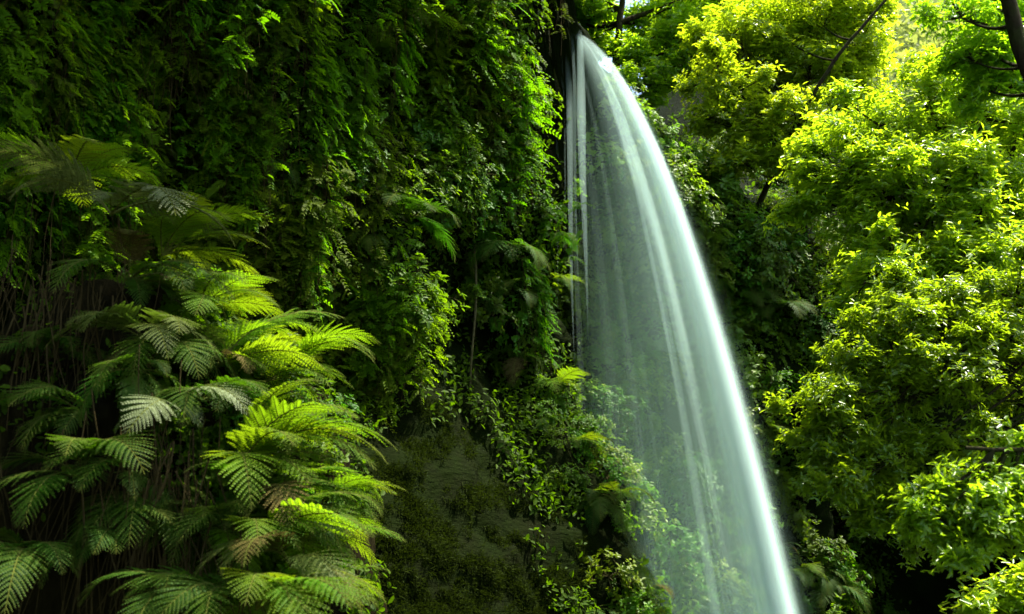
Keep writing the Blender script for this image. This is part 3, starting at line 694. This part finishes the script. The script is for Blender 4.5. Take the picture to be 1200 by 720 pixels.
lg.tube(A + (B - A) * t + .05 * np.sin(t * 4) * np.array([0, 0, 1.0]), np.linspace(.11, .08, 16), 10)
tag(link('fallen_log', lg.mesh('fallen_log', [M['bark']], True)), 'mossy log leaning in front of the cave in the bottom right corner', 'log')

# ------------------------------------------------------------------ the waterfall
m_vol = {}
def vol_mat(name, dens, col=(.74, .985, .90)):
    m, t, n, l = nodes(name); n.remove(n['Principled BSDF'])
    v = n.new('ShaderNodeVolumeScatter'); v.inputs['Color'].default_value = (*col, 1); v.inputs['Density'].default_value = dens; v.inputs['Anisotropy'].default_value = 0.25
    ab = n.new('ShaderNodeVolumeAbsorption'); ab.inputs['Color'].default_value = (*col, 1); ab.inputs['Density'].default_value = dens
    ad = n.new('ShaderNodeAddShader'); l.new(v.outputs[0], ad.inputs[0]); l.new(ab.outputs[0], ad.inputs[1])
    l.new(ad.outputs[0], n['Material Output'].inputs['Volume']); return m
LIP = np.array([0.80, 17.65, 10.35]); VEL = np.array([2.27, -1.45, 0.0]); VZ = -1.1
NRM = unit(np.array([-VEL[1], VEL[0], 0]))
def fallpt(s, t):
    s = np.asarray(s, float)[..., None]; t = np.asarray(t, float)[..., None]
    return LIP + VEL * s * t + np.array([.16, -.05, 0]) * s + np.array([0, 0, 1.0]) * (VZ * (.5 + .5 * s) * t - 4.9 * t * t)
def sheet(s0, s1, t0, t1, th0, th1, k=14, n=40):
    mb = MB(); ts = np.linspace(t0, t1, n); th = np.linspace(0, 2 * math.pi, 2 * k + 1)[:-1]
    V = np.zeros((n, 2 * k, 3))
    for a, t in enumerate(ts):
        f = (t - t0) / (t1 - t0); thk = (th0 + (th1 - th0) * f) * min(1, .35 + f * 6)
        s = (s0 + s1) / 2 + (s1 - s0) / 2 * np.cos(th)
        V[a] = fallpt(s, np.full(2 * k, t)) + NRM * (np.sin(th) ** 3 * thk * 1.35)[:, None]
    K = 2 * k
    i = np.arange(n - 1)[:, None] * K; j = np.arange(K)[None]; jn = (j + 1) % K
    mb.add(V.reshape(-1, 3), np.stack([i + j, i + K + j, i + K + jn, i + jn], -1).reshape(-1, 4))
    for row in (0, n - 1):      # caps: strips of quads across the lens
        b = row * K; q = [[b + (c) % K, b + (c + 1) % K, b + K - 1 - c, b + (K - c) % K] for c in range(0, k)]
        q = [[b + c, b + c + 1, b + (K - c - 1) % K, b + (K - c) % K] for c in range(1, k - 1)]
        q = [x if row == 0 else x[::-1] for x in q]
        mb.add(np.zeros((0, 3)), np.array(q) - mb.n)
        tri = [[b, b + 1, b + K - 1, b + K - 1], [b + k - 1, b + k, b + k + 1, b + k + 1]]
        mb.f.append(np.array([[t_[0], t_[1], t_[2]] + [t_[2]] for t_ in tri])[:0]); mb.mi.append(np.zeros(0))
    return mb
wf = empty('waterfall', tuple(LIP)); tag(wf, 'tall silky white waterfall leaping from the cliff lip and arching down to the right', 'waterfall')
def wpart(name, mb, mat):
    for v in mb.v:
        if len(v): v -= LIP
    return link(name, mb.mesh(name, [mat], True), wf)
TE = 1.42
wpart('veil', sheet(.02, 1.0, 0.02, TE, .06, .40), vol_mat('veil_spray', .024, (.58, .96, .76)))
wpart('outer_mist', sheet(.35, 1.13, 0.0, TE, .08, .42), vol_mat('outer_mist', .035, (.60, .97, .80)))
wpart('spray', sheet(.55, 1.08, 0.0, TE, .08, .36), vol_mat('loose_spray', .11, (.70, .98, .85)))
wpart('upper_stream', sheet(.48, .96, 0.0, 1.0, .11, .02), vol_mat('upper_water', .65))
wpart('stream', sheet(.74, 1.05, 0.0, TE, .07, .28), vol_mat('falling_water', .5))
wpart('stream_core', sheet(.83, 1.03, 0.2, TE, .02, .20), vol_mat('dense_water', 2.3, (.80, .99, .93)))
wpart('bright_core', sheet(.89, 1.00, 0.5, TE, .02, .16), vol_mat('densest_water', 7.0, (.84, .995, .95)))
m, t, n, l = nodes('water_strand'); n.clear(); out = n.new('ShaderNodeOutputMaterial')
tr = n.new('ShaderNodeBsdfTransparent'); df = n.new('ShaderNodeBsdfDiffuse'); df.inputs[0].default_value = (.75, .92, .86, 1); tl = n.new('ShaderNodeBsdfTranslucent'); tl.inputs[0].default_value = (.75, .92, .86, 1)
a1 = n.new('ShaderNodeAddShader'); l.new(df.outputs[0], a1.inputs[0]); l.new(tl.outputs[0], a1.inputs[1])
mx = n.new('ShaderNodeMixShader'); mx.inputs[0].default_value = .006; l.new(tr.outputs[0], mx.inputs[1]); l.new(a1.outputs[0], mx.inputs[2]); l.new(mx.outputs[0], out.inputs['Surface'])
M['thread'] = m; M['strand'] = m.copy(); M['strand'].name = 'water_strand_thick'
for q in M['strand'].node_tree.nodes:
    if q.type == 'MIX_SHADER': q.inputs[0].default_value = .014
st = MB(); g = np.random.default_rng(77)
for k in range(40):
    s = 1.0 - abs(g.normal()) * .22 if k % 3 else g.uniform(.05, 1.0)
    if s < .03: continue
    t0 = g.uniform(0, .15); t1 = TE
    ts = np.linspace(t0, t1, 26); off = NRM * g.normal() * .10 + np.array([g.normal() * .02, 0, 0])
    st.tube(fallpt(np.full(26, s), ts) + off * (.3 + ts[:, None]), np.linspace(.008, .05, 26) * g.uniform(.5, 1.3), 5)
wpart('water_threads', st, M['thread'])
wpart('low_veil', sheet(.10, .92, .50, TE, .005, .62), vol_mat('low_veil', .055, (.62, .97, .80)))
m_rope = vol_mat('water_rope', 1.7, (.78, .99, .92)); g = np.random.default_rng(91)
for k in range(15):
    s0 = 1.0 - abs(g.normal()) * .20; w_ = g.uniform(.018, .05); ta = g.uniform(0, .45); tb = min(TE, ta + g.uniform(.45, 1.1))
    rp = sheet(s0 - w_, s0 + w_, ta, tb, .01, g.uniform(.03, .09), 6, 30)
    f = np.linspace(0, 1, 30); tap = np.clip((1 - f) * 2.5, .03, 1) if tb < TE else np.ones(30)
    v = rp.v[0].reshape(30, 12, 3); cen = v.mean(1, keepdims=True)
    rp.v[0] = (cen + (v - cen) * tap[:, None, None] + NRM * g.normal() * .10 * f[:, None, None] + np.array([.03 * math.sin(k), 0, 0]) * np.sin(f * 5 + k)[:, None, None]).reshape(-1, 3)
    wpart('water_rope', rp, m_rope)
# thin strands dripping straight down left of the jet
m_drip = vol_mat('dripping_water', 1.6)
for k, (dx, dy, tw_, hh_) in enumerate([(-.22, .02, .035, 4.6), (-.10, .0, .05, 5.4), (.03, -.05, .03, 4.2), (.13, -.05, .075, 6.2), (.22, -.08, .045, 5.0), (.34, -.08, .10, 5.6)]):
    ts = np.linspace(0, math.sqrt(hh_ / 4.9), 40); f = np.linspace(0, 1, 40)
    C = LIP + np.array([dx, dy - .10, .02]) + np.stack([.05 * ts + .02 * np.sin(ts * 9 + k) * f, -.25 * ts, -4.9 * ts ** 2], 1)
    mb = MB(); mb.tube(C, tw_ * (.35 + .9 * f) * np.clip((1 - f) * 2.2, .02, 1), 8)
    wpart('thin_strand', mb, m_drip)
# the dark stone spout the water leaves from
for c, r, sd in [((0.58, 17.85, 10.42), (.30, .45, .36), 1.0), ((1.28, 18.05, 10.08), (.30, .45, .24), 4.0), ((.88, 18.1, 10.20), (.4, .5, .16), 7.0), ((0.46, 17.6, 10.05), (.16, .25, .22), 9.0)]:
    struct(link('lip_rock', blob(c, r, 40, 30, .35, 2.2, sd).mesh('lip_rock', [M['rock']], True)))
